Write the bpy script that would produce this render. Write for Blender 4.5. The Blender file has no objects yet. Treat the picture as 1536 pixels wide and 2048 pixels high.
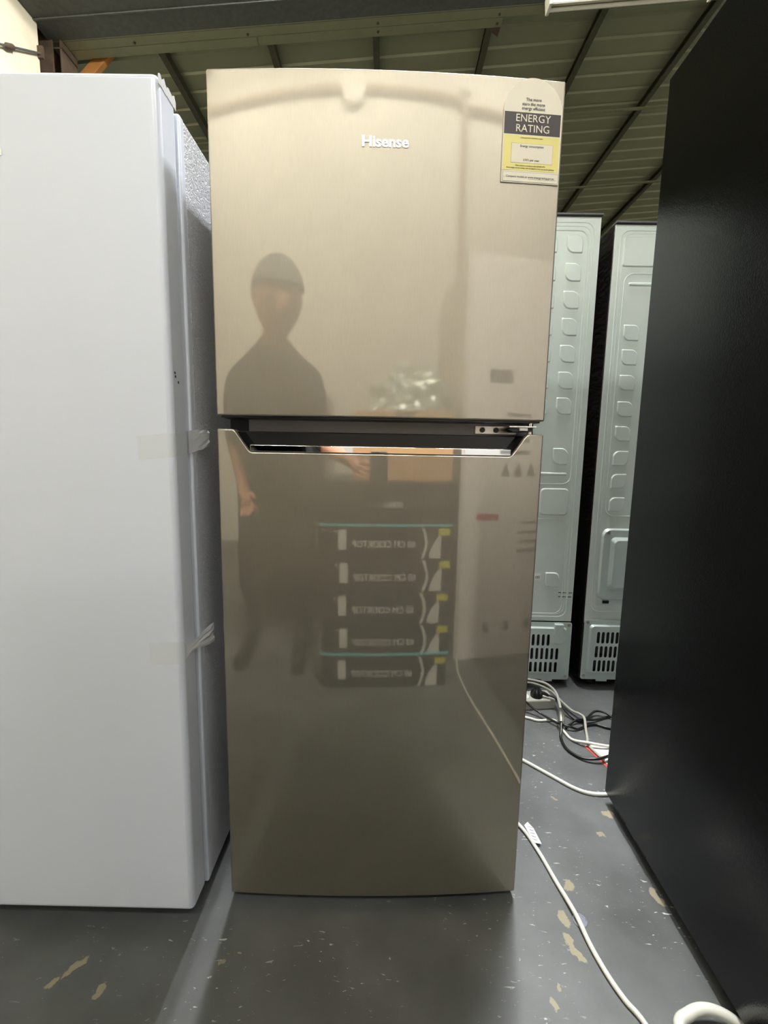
import bpy, bmesh, math, random
from mathutils import Vector, Matrix, noise
random.seed(7)
S = bpy.context.scene
C = S.collection
PI = math.pi

# ------------------------------------------------------------------ camera
def make_camera():
    f, p, r, yaw, h = 881.424, .1313, .0177, .0044, .8624
    cy, sy = math.cos(yaw), math.sin(yaw)
    fw = Vector((-sy*math.cos(p), cy*math.cos(p), -math.sin(p)))
    rt = Vector((cy, sy, 0)); up = rt.cross(fw)
    c, s = math.cos(r), math.sin(r)
    R, U = rt*c + up*s, up*c - rt*s
    cd = bpy.data.cameras.new('camera'); co = bpy.data.objects.new('camera', cd); C.objects.link(co)
    cd.sensor_fit = 'VERTICAL'; cd.sensor_height = 24.0; cd.sensor_width = 18.0
    cd.lens = f/2048*24.0; cd.clip_start = .02; cd.clip_end = 60
    m = Matrix((R, U, -fw)).transposed().to_4x4(); m.translation = Vector((0, 0, h))
    co.matrix_world = m
    S.camera = co
make_camera()

# ------------------------------------------------------------------ world, exposure
W = bpy.data.worlds.new('world'); S.world = W; W.use_nodes = True
W.node_tree.nodes['Background'].inputs[0].default_value = (.8, .9, 1, 1)
W.node_tree.nodes['Background'].inputs[1].default_value = .15
S.view_settings.view_transform = 'Standard'; S.view_settings.look = 'None'
S.view_settings.gamma = 1; S.view_settings.use_curve_mapping = False
S.view_settings.exposure = 0.0
TUBE_WALL, TUBE_OVER = 130.0, 1500.0      # emission of the tubes in the lit battens (built further down)

# ------------------------------------------------------------------ materials
def srgb(r, g, b):
    f = lambda c: (c/255/12.92) if c/255 <= .04045 else ((c/255+.055)/1.055)**2.4
    return (f(r), f(g), f(b), 1)

MATS = {}
def mat(name, col, rough=.5, metal=0., var=0., vscale=8., bump=0., bscale=40., bstretch=None, spec=.5,
        coat=0., coat_rough=.05, aniso=0., rvar=0., rscale=6.):
    if name in MATS: return MATS[name]
    m = bpy.data.materials.new(name); m.use_nodes = True
    n, l = m.node_tree.nodes, m.node_tree.links
    b = n['Principled BSDF']
    b.inputs['Base Color'].default_value = col
    b.inputs['Roughness'].default_value = rough
    b.inputs['Metallic'].default_value = metal
    b.inputs['Specular IOR Level'].default_value = spec
    b.inputs['Coat Weight'].default_value = coat
    b.inputs['Coat Roughness'].default_value = coat_rough
    b.inputs['Anisotropic'].default_value = aniso
    tc = n.new('ShaderNodeTexCoord')
    if var:
        t = n.new('ShaderNodeTexNoise'); t.inputs['Scale'].default_value = vscale; t.inputs['Detail'].default_value = 6
        l.new(tc.outputs['Object'], t.inputs['Vector'])
        mx = n.new('ShaderNodeMix'); mx.data_type = 'RGBA'
        mx.inputs[6].default_value = tuple(c*(1-var) for c in col[:3])+(1,)
        mx.inputs[7].default_value = tuple(min(1, c*(1+var)) for c in col[:3])+(1,)
        l.new(t.outputs['Fac'], mx.inputs[0]); l.new(mx.outputs[2], b.inputs['Base Color'])
    if rvar:
        t = n.new('ShaderNodeTexNoise'); t.inputs['Scale'].default_value = rscale; t.inputs['Detail'].default_value = 5
        l.new(tc.outputs['Object'], t.inputs['Vector'])
        mr = n.new('ShaderNodeMapRange'); mr.inputs[3].default_value = max(0.01, rough-rvar); mr.inputs[4].default_value = rough+rvar
        l.new(t.outputs['Fac'], mr.inputs[0]); l.new(mr.outputs[0], b.inputs['Roughness'])
    if bump:
        t = n.new('ShaderNodeTexNoise'); t.inputs['Scale'].default_value = bscale; t.inputs['Detail'].default_value = 3
        if bstretch:
            mp = n.new('ShaderNodeMapping'); mp.inputs['Scale'].default_value = bstretch
            l.new(tc.outputs['Object'], mp.inputs['Vector']); l.new(mp.outputs[0], t.inputs['Vector'])
        else: l.new(tc.outputs['Object'], t.inputs['Vector'])
        bp = n.new('ShaderNodeBump'); bp.inputs['Strength'].default_value = bump; bp.inputs['Distance'].default_value = .002
        l.new(t.outputs['Fac'], bp.inputs['Height']); l.new(bp.outputs[0], b.inputs['Normal'])
    MATS[name] = m
    return m

def emit(name, col, strength):
    m = bpy.data.materials.new(name); m.use_nodes = True
    b = m.node_tree.nodes['Principled BSDF']
    b.inputs['Base Color'].default_value = (.8, .8, .8, 1)
    b.inputs['Emission Color'].default_value = col; b.inputs['Emission Strength'].default_value = strength
    MATS[name] = m; return m

def brushed(name, base, sharp, rough, sharp_rough):
    """dark titanium stainless: brushed metal under a clear gloss film"""
    m = bpy.data.materials.new(name); m.use_nodes = True
    n, l = m.node_tree.nodes, m.node_tree.links
    out = n['Material Output']; b = n['Principled BSDF']
    b.inputs['Base Color'].default_value = base; b.inputs['Metallic'].default_value = 1
    b.inputs['Roughness'].default_value = rough; b.inputs['Anisotropic'].default_value = .4
    g = n.new('ShaderNodeBsdfGlossy'); g.inputs['Roughness'].default_value = sharp_rough
    g.inputs['Color'].default_value = base
    tc = n.new('ShaderNodeTexCoord')
    mp = n.new('ShaderNodeMapping'); mp.inputs['Scale'].default_value = (900, 900, 60)
    t = n.new('ShaderNodeTexNoise'); t.inputs['Scale'].default_value = 1; t.inputs['Detail'].default_value = 3
    l.new(tc.outputs['Object'], mp.inputs[0]); l.new(mp.outputs[0], t.inputs['Vector'])
    mx = n.new('ShaderNodeMix'); mx.data_type = 'RGBA'
    mx.inputs[6].default_value = tuple(c*.93 for c in base[:3])+(1,); mx.inputs[7].default_value = tuple(min(1, c*1.07) for c in base[:3])+(1,)
    l.new(t.outputs['Fac'], mx.inputs[0]); l.new(mx.outputs[2], b.inputs['Base Color'])
    bp = n.new('ShaderNodeBump'); bp.inputs['Strength'].default_value = .05; bp.inputs['Distance'].default_value = .0005
    l.new(t.outputs['Fac'], bp.inputs['Height']); l.new(bp.outputs[0], b.inputs['Normal'])
    # smudges on the film
    t2 = n.new('ShaderNodeTexNoise'); t2.inputs['Scale'].default_value = 9; t2.inputs['Detail'].default_value = 6
    l.new(tc.outputs['Object'], t2.inputs['Vector'])
    mr = n.new('ShaderNodeMapRange'); mr.inputs[1].default_value = .3; mr.inputs[2].default_value = .75
    mr.inputs[3].default_value = sharp*1.1; mr.inputs[4].default_value = sharp*.85
    l.new(t2.outputs['Fac'], mr.inputs[0])
    ms = n.new('ShaderNodeMixShader')
    l.new(mr.outputs[0], ms.inputs[0]); l.new(b.outputs[0], ms.inputs[1]); l.new(g.outputs[0], ms.inputs[2])
    l.new(ms.outputs[0], out.inputs['Surface'])
    MATS[name] = m; return m

def grain(name, col, rough, scale, strength, dist=.001, metal=0, spec=.5, ior=1.5):
    """pebbled, leather-like coating of a cabinet side"""
    m = bpy.data.materials.new(name); m.use_nodes = True
    n, l = m.node_tree.nodes, m.node_tree.links; b = n['Principled BSDF']
    b.inputs['Base Color'].default_value = col; b.inputs['Roughness'].default_value = rough
    b.inputs['Metallic'].default_value = metal; b.inputs['Specular IOR Level'].default_value = spec; b.inputs['IOR'].default_value = ior
    tc = n.new('ShaderNodeTexCoord')
    v = n.new('ShaderNodeTexNoise'); v.inputs['Scale'].default_value = scale; v.inputs['Detail'].default_value = 2
    v.inputs['Distortion'].default_value = 1.2
    l.new(tc.outputs['Object'], v.inputs['Vector'])
    bp = n.new('ShaderNodeBump'); bp.inputs['Strength'].default_value = strength; bp.inputs['Distance'].default_value = dist
    l.new(v.outputs['Fac'], bp.inputs['Height']); l.new(bp.outputs[0], b.inputs['Normal'])
    MATS[name] = m; return m

def film(name, tint, opac, rough, metal=.5):
    """clear plastic: see-through with a glossy surface"""
    m = bpy.data.materials.new(name); m.use_nodes = True
    n, l = m.node_tree.nodes, m.node_tree.links; out = n['Material Output']
    tr = n.new('ShaderNodeBsdfTransparent'); tr.inputs[0].default_value = tint
    p = n['Principled BSDF']; p.inputs['Base Color'].default_value = tint; p.inputs['Roughness'].default_value = rough
    p.inputs['Specular IOR Level'].default_value = 1.0; p.inputs['Metallic'].default_value = metal
    mx = n.new('ShaderNodeMixShader'); mx.inputs[0].default_value = opac
    l.new(tr.outputs[0], mx.inputs[1]); l.new(p.outputs[0], mx.inputs[2]); l.new(mx.outputs[0], out.inputs['Surface'])
    MATS[name] = m; return m

def floor_material(patches):
    """grey floor paint with scuffs, dust and bare chipped patches of beige concrete"""
    m = bpy.data.materials.new('painted_concrete'); m.use_nodes = True
    n, l = m.node_tree.nodes, m.node_tree.links; b = n['Principled BSDF']
    tc = n.new('ShaderNodeTexCoord'); P = tc.outputs['Object']
    def nz(scale, detail=5, rough=.55, dist=0, vec=None):
        t = n.new('ShaderNodeTexNoise'); t.inputs['Scale'].default_value = scale; t.inputs['Detail'].default_value = detail
        t.inputs['Roughness'].default_value = rough; t.inputs['Distortion'].default_value = dist
        l.new(vec or P, t.inputs['Vector']); return t
    def ramp(src, a, z, c0=0., c1=1.):
        r = n.new('ShaderNodeMapRange'); r.inputs[1].default_value = a; r.inputs[2].default_value = z
        r.inputs[3].default_value = c0; r.inputs[4].default_value = c1; l.new(src, r.inputs[0]); return r.outputs[0]
    def mix(fac, a, c):
        x = n.new('ShaderNodeMix'); x.data_type = 'RGBA'
        l.new(fac, x.inputs[0])
        if isinstance(a, tuple): x.inputs[6].default_value = a
        else: l.new(a, x.inputs[6])
        if isinstance(c, tuple): x.inputs[7].default_value = c
        else: l.new(c, x.inputs[7])
        return x.outputs[2]
    base = mix(ramp(nz(5, 7).outputs['Fac'], .3, .7), srgb(72, 73, 73), srgb(98, 100, 100))
    # fine light scuffs, stretched along the traffic direction
    mp = n.new('ShaderNodeMapping'); mp.inputs['Rotation'].default_value = (0, 0, .5); mp.inputs['Scale'].default_value = (1, 3.2, 1)
    l.new(P, mp.inputs[0])
    sc = ramp(nz(55, 3, .6, .6, mp.outputs[0]).outputs['Fac'], .655, .70)
    scm = ramp(nz(6, 3).outputs['Fac'], .45, .62)
    mu = n.new('ShaderNodeMath'); mu.operation = 'MULTIPLY'; l.new(sc, mu.inputs[0]); l.new(scm, mu.inputs[1])
    base = mix(mu.outputs[0], base, srgb(205, 205, 198))
    # chipped patches (worn through to the concrete), each with its own place and size
    wob = nz(38, 4, .6)
    off = n.new('ShaderNodeVectorMath'); off.operation = 'SCALE'; off.inputs['Scale'].default_value = .034
    sub = n.new('ShaderNodeVectorMath'); sub.operation = 'SUBTRACT'; sub.inputs[1].default_value = (.5, .5, .5)
    l.new(wob.outputs['Color'], sub.inputs[0]); l.new(sub.outputs[0], off.inputs[0])
    ad = n.new('ShaderNodeVectorMath'); ad.operation = 'ADD'; l.new(P, ad.inputs[0]); l.new(off.outputs[0], ad.inputs[1])
    cur = None
    for (x, y, rx, ry, ang) in patches:
        mp = n.new('ShaderNodeMapping'); mp.vector_type = 'TEXTURE'
        mp.inputs['Location'].default_value = (x, y, 0); mp.inputs['Rotation'].default_value = (0, 0, ang)
        mp.inputs['Scale'].default_value = (rx*.85, ry*.85, 1)
        l.new(ad.outputs[0], mp.inputs[0])
        sx = n.new('ShaderNodeVectorMath'); sx.operation = 'MULTIPLY'; sx.inputs[1].default_value = (1, 1, 0)
        l.new(mp.outputs[0], sx.inputs[0])
        ln = n.new('ShaderNodeVectorMath'); ln.operation = 'LENGTH'; l.new(sx.outputs[0], ln.inputs[0])
        v = ramp(ln.outputs['Value'], .85, 1.05, 1., 0.)
        if cur is None: cur = v
        else:
            mxx = n.new('ShaderNodeMath'); mxx.operation = 'MAXIMUM'; l.new(cur, mxx.inputs[0]); l.new(v, mxx.inputs[1]); cur = mxx.outputs[0]
    base = mix(cur, base, srgb(142, 133, 110))
    l.new(base, b.inputs['Base Color'])
    l.new(ramp(nz(9, 6).outputs['Fac'], .3, .7, .34, .58), b.inputs['Roughness'])
    bp = n.new('ShaderNodeBump'); bp.inputs['Strength'].default_value = .25; bp.inputs['Distance'].default_value = .0015
    l.new(nz(60, 6).outputs['Fac'], bp.inputs['Height']); l.new(bp.outputs[0], b.inputs['Normal'])
    MATS['floor'] = m; return m

M = {}
M['steel'] = brushed('titanium_steel', srgb(186, 178, 163), .37, .60, .04)
M['white_enamel'] = mat('white_enamel', srgb(230, 235, 246), .22, coat=.35, coat_rough=.12, bump=.02, bscale=700)
M['white_side'] = grain('white_grained_side', srgb(214, 215, 220), .30, 190, 1.0, .0030)
M['white_plastic'] = mat('white_plastic', srgb(225, 225, 226), .4, var=.03)
M['black_side'] = grain('black_grained_side', srgb(7, 7, 8), .15, 330, .16, .0012, ior=1.42)
M['black_gloss'] = mat('black_enamel', srgb(16, 16, 18), .2, var=.1)
M['black_plastic'] = mat('black_plastic', srgb(18, 18, 19), .35, var=.15)
M['grey_plastic'] = mat('grey_plastic', srgb(88, 86, 88), .4, var=.06)
M['chrome'] = mat('chrome', (.9, .88, .85, 1), .04, 1, rvar=.02)
M['bracket'] = mat('plated_bracket', srgb(200, 196, 186), .28, 1, var=.1)
M['silver_side'] = grain('silver_grained_side', srgb(128, 126, 123), .35, 300, .3)
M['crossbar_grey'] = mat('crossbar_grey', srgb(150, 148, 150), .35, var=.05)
M['rubber'] = mat('black_rubber', srgb(12, 12, 12), .7, var=.2)
M['galv_back'] = mat('galvanised_back', srgb(218, 228, 222), .42, .12, var=.06, vscale=14, rvar=.08, rscale=10)
M['galv_cover'] = mat('galvanised_cover', srgb(204, 216, 212), .36, .22, var=.08, vscale=25)
M['dark_side'] = mat('film_wrapped_side', srgb(34, 31, 29), .2, bump=1.0, bscale=14, bstretch=(1, 2.2, 5), var=.2)
M['roof'] = mat('olive_roof_sheet', srgb(152, 152, 122), .45, .35, var=.10, vscale=3.5, rvar=.1)
M['purlin'] = mat('purlin_steel', srgb(84, 82, 62), .55, .3, var=.3, vscale=22)
M['rafter'] = mat('weathered_rafter', srgb(96, 98, 92), .55, .4, var=.3, vscale=30, bump=.2, bscale=60)
M['flange'] = mat('olive_flange', srgb(138, 138, 108), .5, .3, var=.15, vscale=12)
M['rust'] = mat('rusty_steel', srgb(82, 66, 50), .75, .2, var=.5, vscale=18, bump=.4, bscale=90)
M['orange'] = mat('orange_timber', srgb(158, 106, 46), .7, var=.18, vscale=16)
M['cream_wall'] = mat('cream_wall', srgb(232, 229, 222), .8, var=.04, vscale=2.2, bump=.1, bscale=50)
M['left_wall'] = mat('stained_wall', srgb(212, 200, 172), .85, var=.20, vscale=4.5)
M['cord_white'] = mat('white_cord', srgb(214, 212, 200), .42, var=.05)
M['cord_black'] = mat('black_cord', srgb(16, 16, 17), .32, var=.2)
M['cord_grey'] = mat('grey_cord', srgb(168, 166, 156), .42, var=.06)
M['paper'] = mat('white_paper', srgb(232, 230, 226), .6, var=.03)
M['label_white'] = mat('label_paper', srgb(238, 230, 210), .45, var=.02)
M['label_yellow'] = mat('label_yellow', srgb(238, 226, 140), .45, var=.02)
M['label_dark'] = mat('label_dark', srgb(58, 48, 46), .45, var=.05)
M['ink'] = mat('print_ink', srgb(40, 36, 34), .6)
M['ink_grey'] = mat('print_ink_grey', srgb(120, 118, 116), .6)
M['silver_print'] = mat('silver_lettering', (.97, .97, .97, 1), .22, 1)
M['red_print'] = mat('red_print', srgb(176, 62, 58), .6, var=.1)
M['tape'] = film('clear_tape', (.995, .995, .985, 1), .07, .15, 0.)
M['tape_end'] = film('crumpled_tape_painted_glints', (.98, .98, .97, 1), .62, .18, 0.)  # whiter, more opaque film: paints the crumple's bright highlights into the colour
M['bagfilm'] = film('clear_wrap', (.86, .92, .88, 1), .45, .25)
M['disc'] = film('clear_disc', (.86, .87, .95, 1), .35, .08)
M['carton_white'] = mat('white_carton', srgb(226, 222, 220), .6, var=.03)
M['carton_black'] = mat('black_carton', srgb(26, 26, 28), .45, var=.1)
M['carton_brown'] = mat('brown_carton', srgb(196, 156, 112), .8, var=.07)
M['carton_print'] = mat('carton_print', srgb(214, 214, 210), .6)
M['carton_yellow'] = mat('carton_yellow', srgb(214, 206, 60), .6)
M['teal_strap'] = mat('teal_strap', srgb(110, 200, 205), .4)
M['conduit'] = mat('conduit', srgb(176, 158, 138), .5, var=.1)
M['skin'] = mat('skin', srgb(200, 148, 122), .5, var=.06)
M['hair'] = mat('cap_cloth', srgb(92, 94, 96), .9, var=.15, vscale=60)
M['shirt'] = mat('shirt_cloth', srgb(58, 56, 62), .9, var=.15, vscale=20)
M['trousers'] = mat('trouser_cloth', srgb(34, 34, 34), .9, var=.2, vscale=20)
M['lamp_body'] = mat('lamp_enamel', srgb(206, 200, 178), .4, var=.04)
M['tube_off'] = mat('unlit_tube', srgb(222, 218, 200), .25, var=.02)
M['dark_door'] = mat('dark_grey_door', srgb(52, 51, 50), .35, .3, var=.05)
for nm_, w_ in (('lit_tube_wall', TUBE_WALL), ('lit_tube_bright', TUBE_OVER), ('lit_tube_dim', TUBE_OVER*.36)): emit(nm_, (.965, .985, 1, 1), w_)

# ------------------------------------------------------------------ geometry helpers
def tag(o, label=None, cat=None, group=None, kind=None):
    if label: o['label'] = label
    if cat: o['category'] = cat
    if group: o['group'] = group
    if kind: o['kind'] = kind
    return o
def empty(name, loc, rz=0, **k):
    o = bpy.data.objects.new(name, None); C.objects.link(o); o.empty_display_size = .1
    o.location = loc; o.rotation_euler = (0, 0, rz)
    return tag(o, **k)

class MB:
    def __init__(s): s.v = []; s.f = []; s.m = []
    def add(s, vs, fs, mi=0):
        o = len(s.v); s.v += [tuple(v) for v in vs]
        for f in fs: s.f.append(tuple(i+o for i in f)); s.m.append(mi)
        return s
    def box(s, x0, x1, y0, y1, z0, z1, mi=0):
        return s.add([(x0,y0,z0),(x1,y0,z0),(x1,y1,z0),(x0,y1,z0),(x0,y0,z1),(x1,y0,z1),(x1,y1,z1),(x0,y1,z1)],
                     [(3,2,1,0),(4,5,6,7),(0,1,5,4),(1,2,6,5),(2,3,7,6),(3,0,4,7)], mi)
    def tube(s, pts, r, n=10, cap=True, mi=0):
        pts = [Vector(p) for p in pts]; vs = []; up = Vector((0, 0, 1)); prev = None
        rs = r if isinstance(r, (list, tuple)) else [r]*len(pts)
        for i, p in enumerate(pts):
            t = (pts[min(i+1, len(pts)-1)]-pts[max(i-1, 0)]).normalized()
            a = prev - t*prev.dot(t) if prev else t.cross(up if abs(t.z) < .9 else Vector((1, 0, 0)))
            a.normalize(); prev = a; b = t.cross(a)
            for k in range(n):
                q = 2*PI*k/n; vs.append(p + (a*math.cos(q)+b*math.sin(q))*rs[i])
        fs = [(i*n+k, i*n+(k+1) % n, (i+1)*n+(k+1) % n, (i+1)*n+k) for i in range(len(pts)-1) for k in range(n)]
        if cap: fs += [tuple(reversed(range(n))), tuple(range((len(pts)-1)*n, len(pts)*n))]
        return s.add(vs, fs, mi)
    def disc(s, c, ax, r, h, n=16, mi=0):
        c = Vector(c); return s.tube([c, c+Vector(ax)*h], r, n, True, mi)
    def prism(s, poly, y0, y1, mi=0):
        """poly in (x, z), extruded along y"""
        n = len(poly)
        vs = [(x, y0, z) for x, z in poly]+[(x, y1, z) for x, z in poly]
        fs = [tuple(range(n)), tuple(reversed(range(n, 2*n)))]+[(i, i+n, (i+1) % n+n, (i+1) % n) for i in range(n)]
        return s.add(vs, fs, mi)
    def build(s, name, mt, parent=None, smooth=False, bevel=0, seg=2, ang=.6):
        me = bpy.data.meshes.new(name); me.from_pydata(s.v, [], s.f); 
        bm = bmesh.new(); bm.from_mesh(me); bmesh.ops.recalc_face_normals(bm, faces=bm.faces); bm.to_mesh(me); bm.free()
        for x in (mt if isinstance(mt, (list, tuple)) else [mt]): me.materials.append(M[x] if x in M else MATS[x])
        me.polygons.foreach_set('material_index', s.m)
        if smooth:
            me.polygons.foreach_set('use_smooth', [True]*len(me.polygons))
        o = bpy.data.objects.new(name, me); C.objects.link(o)
        if parent: o.parent = parent
        if bevel:
            b = o.modifiers.new('bevel', 'BEVEL'); b.width = bevel; b.segments = seg; b.limit_method = 'ANGLE'; b.angle_limit = ang
            if smooth: b.harden_normals = False
        if smooth:
            try: me.set_sharp_from_angle(angle=.7)
            except Exception: pass
        return o

def spline(pts, n=6):
    """Catmull-Rom through the points"""
    P = [Vector(p) for p in pts]; P = [P[0]*2-P[1]]+P+[P[-1]*2-P[-2]]; out = []
    for i in range(1, len(P)-2):
        a, b, c, d = P[i-1:i+3]
        for k in range(n):
            t = k/n
            out.append(.5*((2*b)+(c-a)*t+(2*a-5*b+4*c-d)*t*t+(3*b-a-3*c+d)*t**3))
    return out+[P[-2]]

def rrect(x0, x1, z0, z1, r, n=5, which=(1, 1, 1, 1)):
    """rounded rectangle; which = round (bottom-left, bottom-right, top-right, top-left)"""
    out = []
    for k, (cx, cz, a0, px, pz) in enumerate(((x0+r, z0+r, PI, x0, z0), (x1-r, z0+r, 1.5*PI, x1, z0), (x1-r, z1-r, 0, x1, z1), (x0+r, z1-r, .5*PI, x0, z1))):
        rr = r if which[k] else r*.15
        cx = x0+rr if px == x0 else x1-rr; cz = z0+rr if pz == z0 else z1-rr
        for i in range(n+1):
            a = a0+.5*PI*i/n; out.append((cx+rr*math.cos(a), cz+rr*math.sin(a)))
    return out

def frustum(name, poly, y_base, y_top, inset, mt, parent):
    """a pressed pad: outline at y_base rising to a smaller outline at y_top"""
    cx = sum(p[0] for p in poly)/len(poly); cz = sum(p[1] for p in poly)/len(poly); n = len(poly)
    hw = max(abs(p[0]-cx) for p in poly); hz = max(abs(p[1]-cz) for p in poly)
    top = [(cx+(x-cx)*(1-inset/hw), cz+(z-cz)*(1-inset/hz)) for x, z in poly]
    vs = [(x, y_base, z) for x, z in poly]+[(x, y_top, z) for x, z in top]
    fs = [(i, (i+1) % n, (i+1) % n+n, i+n) for i in range(n)]+[tuple(range(n, 2*n)), tuple(reversed(range(n)))]
    return MB().add(vs, fs).build(name, mt, parent)

def frame_bead(name, poly, y, r, mt, parent, closed=True):
    pts = [(x, y, z) for x, z in poly]
    if closed: pts = pts+[pts[0], pts[1]]
    return MB().tube(pts, r, 8).build(name, mt, parent, smooth=True)

def text(name, body, size, mt, parent, loc, rot=(PI/2, 0, 0), bold=0., align='CENTER', sx=1., depth=.0003):
    cu = bpy.data.curves.new(name, 'FONT'); cu.body = body; cu.size = size; cu.align_x = align; cu.align_y = 'CENTER'
    cu.extrude = depth; cu.offset = bold; cu.resolution_u = 3
    t = bpy.data.objects.new(name, cu); C.objects.link(t)
    dg = bpy.context.evaluated_depsgraph_get()
    me = bpy.data.meshes.new_from_object(t.evaluated_get(dg)); me.name = name
    bpy.data.objects.remove(t); bpy.data.curves.remove(cu)
    me.materials.clear(); me.materials.append(M[mt])
    o = bpy.data.objects.new(name, me); C.objects.link(o); o.parent = parent
    o.location = loc; o.rotation_euler = rot; o.scale = (sx, 1, 1)
    return o

# ------------------------------------------------------------------ setting: floor, walls, roof
XL, XR, YB, YF = -6.0, 7.0, -2.6, 10.5
SL = math.tan(math.radians(5.0))
def roof_z(x): return 4.19 + SL*x          # underside of the purlins
patches = [(.385,.792,.016,.010,.6),(.350,.727,.010,.018,.2),(.343,.688,.009,.016,.3),(.350,.668,.008,.018,.5),(.279,.593,.007,.013,.2),
           (.556,.974,.016,.012,.3),(.509,.917,.010,.008,0),(.552,.770,.012,.020,.3),(-.507,.629,.008,.026,-.5),(-.529,.604,.008,.014,-.4),
           (-.445,.599,.011,.010,0),(-.268,.641,.006,.005,0),(-.238,.653,.005,.004,0),(.44,1.02,.006,.012,.4),(.30,.62,.004,.006,0)]
floor_material(patches)
M['floor'] = MATS['floor']
tag(MB().box(XL, XR, YB, YF, -.15, 0).build('floor', 'floor'), 'grey painted concrete floor with scuffs and chipped patches', kind='structure')
tag(MB().box(XL, XR, YB-.12, YB, 0, 4.95).build('wall_back', 'cream_wall'), 'cream wall facing the fridges', kind='structure')
tag(MB().box(-2.75, -2.6, YB, 3.62, 0, 4.06).build('wall_left', 'left_wall'), 'stained cream wall under the eave', kind='structure')
tag(MB().box(XR, XR+.12, YB, YF, 0, 4.95).build('wall_right', 'cream_wall'), 'cream side wall', kind='structure')
tag(MB().box(XL, XR, YF, YF+.12, 0, 4.95).build('wall_far', 'roof'), 'olive end wall', kind='structure')
tag(MB().box(-3.9, -3.78, 3.62, YF, 0, 4.0).build('wall_outer', 'cream_wall'), 'cream outer wall beyond the column', kind='structure')
tag(MB().box(-3.9, -2.75, 3.5, 3.62, 0, 4.0).build('wall_return', 'left_wall'), 'stained cream return wall', kind='structure')

ceil = empty('ceiling', (0, 0, 0), label='olive ribbed metal roof seen from below', kind='structure')
def roof_sheet_mesh():
    mb = MB(); prof = []
    for k in range(4):
        y = k*.19
        prof += [(y, 0), (y+.148, 0), (y+.158, .016), (y+.180, .016)]
    prof.append((.76, 0))
    x0, x1 = XL-.15, XR+.15; zz = .066
    vs = [(x0, y, roof_z(x0)+zz+h) for y, h in prof]+[(x1, y, roof_z(x1)+zz+h) for y, h in prof]
    n = len(prof)
    mb.add(vs, [(i, i+1, n+i+1, n+i) for i in range(n-1)])
    return mb
first = None
ys = YB-.14
while ys < YF+.1:
    if first is None:
        first = roof_sheet_mesh().build('roof_sheet', 'roof', ceil); first.location = (0, ys, 0)
        so = first.modifiers.new('thick', 'SOLIDIFY'); so.thickness = .004; so.offset = 1
    else:
        o = first.copy(); C.objects.link(o); o.parent = ceil; o.location = (0, ys, 0)
    ys += .76
tag(MB().add([(XL-.2,YB-.3,roof_z(XL)+.17),(XR+.2,YB-.3,roof_z(XR)+.17),(XR+.2,YF+.3,roof_z(XR)+.17),(XL-.2,YF+.3,roof_z(XL)+.17)]
             , [(0,1,2,3)]).build('roof_deck', 'roof', ceil))

def c_section(y0, y1, x, w=.050, h=.066, lip=.010, t=.003):
    """C-shaped purlin: web with two flanges and lips, running along y, slightly leaning with the roof"""
    poly = [(w-a, b) for a, b in ((0,0),(w,0),(w,lip),(w-t,lip),(w-t,t),(t,t),(t,h-t),(w-t,h-t),(w-t,h-lip),(w,h-lip),(w,h),(0,h))]
    mb = MB(); z = roof_z(x)
    mb.prism([(x+px, z+pz+SL*px) for px, pz in poly], y0, y1)
    return mb
for x in (-4.55, -3.65, -2.75, -1.87, -.99, -.145, .765, 1.65, 2.54, 3.45, 4.35, 5.25, 6.15):
    tag(c_section(YB, YF, x-.03).build('roof_purlin', 'purlin'),
        'olive steel roof purlin running under the ribbed roof sheets', 'beam', 'steel roof purlins')
# bridging straps crossing below the purlins
for y, lab in ((5.02, 'thin pale steel strap crossing the purlins, the one closer to the rafter'), (6.36, 'thin pale steel strap crossing the purlins, the one further from the rafter')):
    mb = MB(); vs = []
    for x in (XL+.1, XR-.1):
        z = roof_z(x)-.012
        vs += [(x, y-.016, z), (x, y+.016, z), (x, y+.016, z+.013), (x, y-.016, z+.013)]
    mb.add(vs, [(0,1,2,3),(7,6,5,4),(0,4,5,1),(1,5,6,2),(2,6,7,3),(3,7,4,0)])
    tag(mb.build('roof_strap', 'flange'), lab, 'strap')

# rafter: C channel under the purlins, with an olive bottom flange and bolted plate
rf = empty('steel_rafter', (-2.6, 3.8, 0), label='dark weathered steel rafter with bolted olive flange below the roof', cat='beam')
def skew(mb):      # follow the roof slope and the slight skew of the rafter line
    mb.v = [(x+2.6, y+.008*x-3.8, z+SL*x+4.19) for x, y, z in mb.v]
    return mb
XA, XB = -2.62, XR-.6
skew(MB().box(XA, XB, 3.18, 3.796, -.045, .062)).build('web', 'rafter', rf)
for yy in (3.30, 3.60):
    skew(MB().box(XA, XB, yy, yy+.016, -.056, -.045)).build('web_rib', 'rafter', rf, bevel=.003)
skew(MB().box(XA, XB, 3.784, 3.790, -.047, -.037)).build('web_lip', 'flange', rf)
skew(MB().box(XA, XB, 3.796, 3.866, -.047, -.040)).build('bottom_flange', 'flange', rf)
for xa, xb in ((XA+.02, -1.075), (-1.062, .835)):
    skew(MB().box(xa, xb, 3.872, 3.948, -.046, -.039)).build('cleat_plate', 'flange', rf)
skew(MB().add([(.72,3.948,-.048),(.835,3.948,-.048),(.83,4.03,-.048),(.72,3.948,-.044),(.835,3.948,-.044),(.83,4.03,-.044)],
     [(0,1,2),(3,5,4),(0,3,4,1),(1,4,5,2),(2,5,3,0)])).build('bent_tab', 'rust', rf)
for x, y in ((-1.13, 3.845), (-.13, 3.835), (.80, 3.84), (1.7, 3.84), (-2.0, 3.84), (-.13, 3.905), (.80, 3.915)):
    skew(MB().disc((x, y, -.053), (0, 0, 1), .010, .010, 8)).build('bolt', 'rust', rf)

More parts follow.
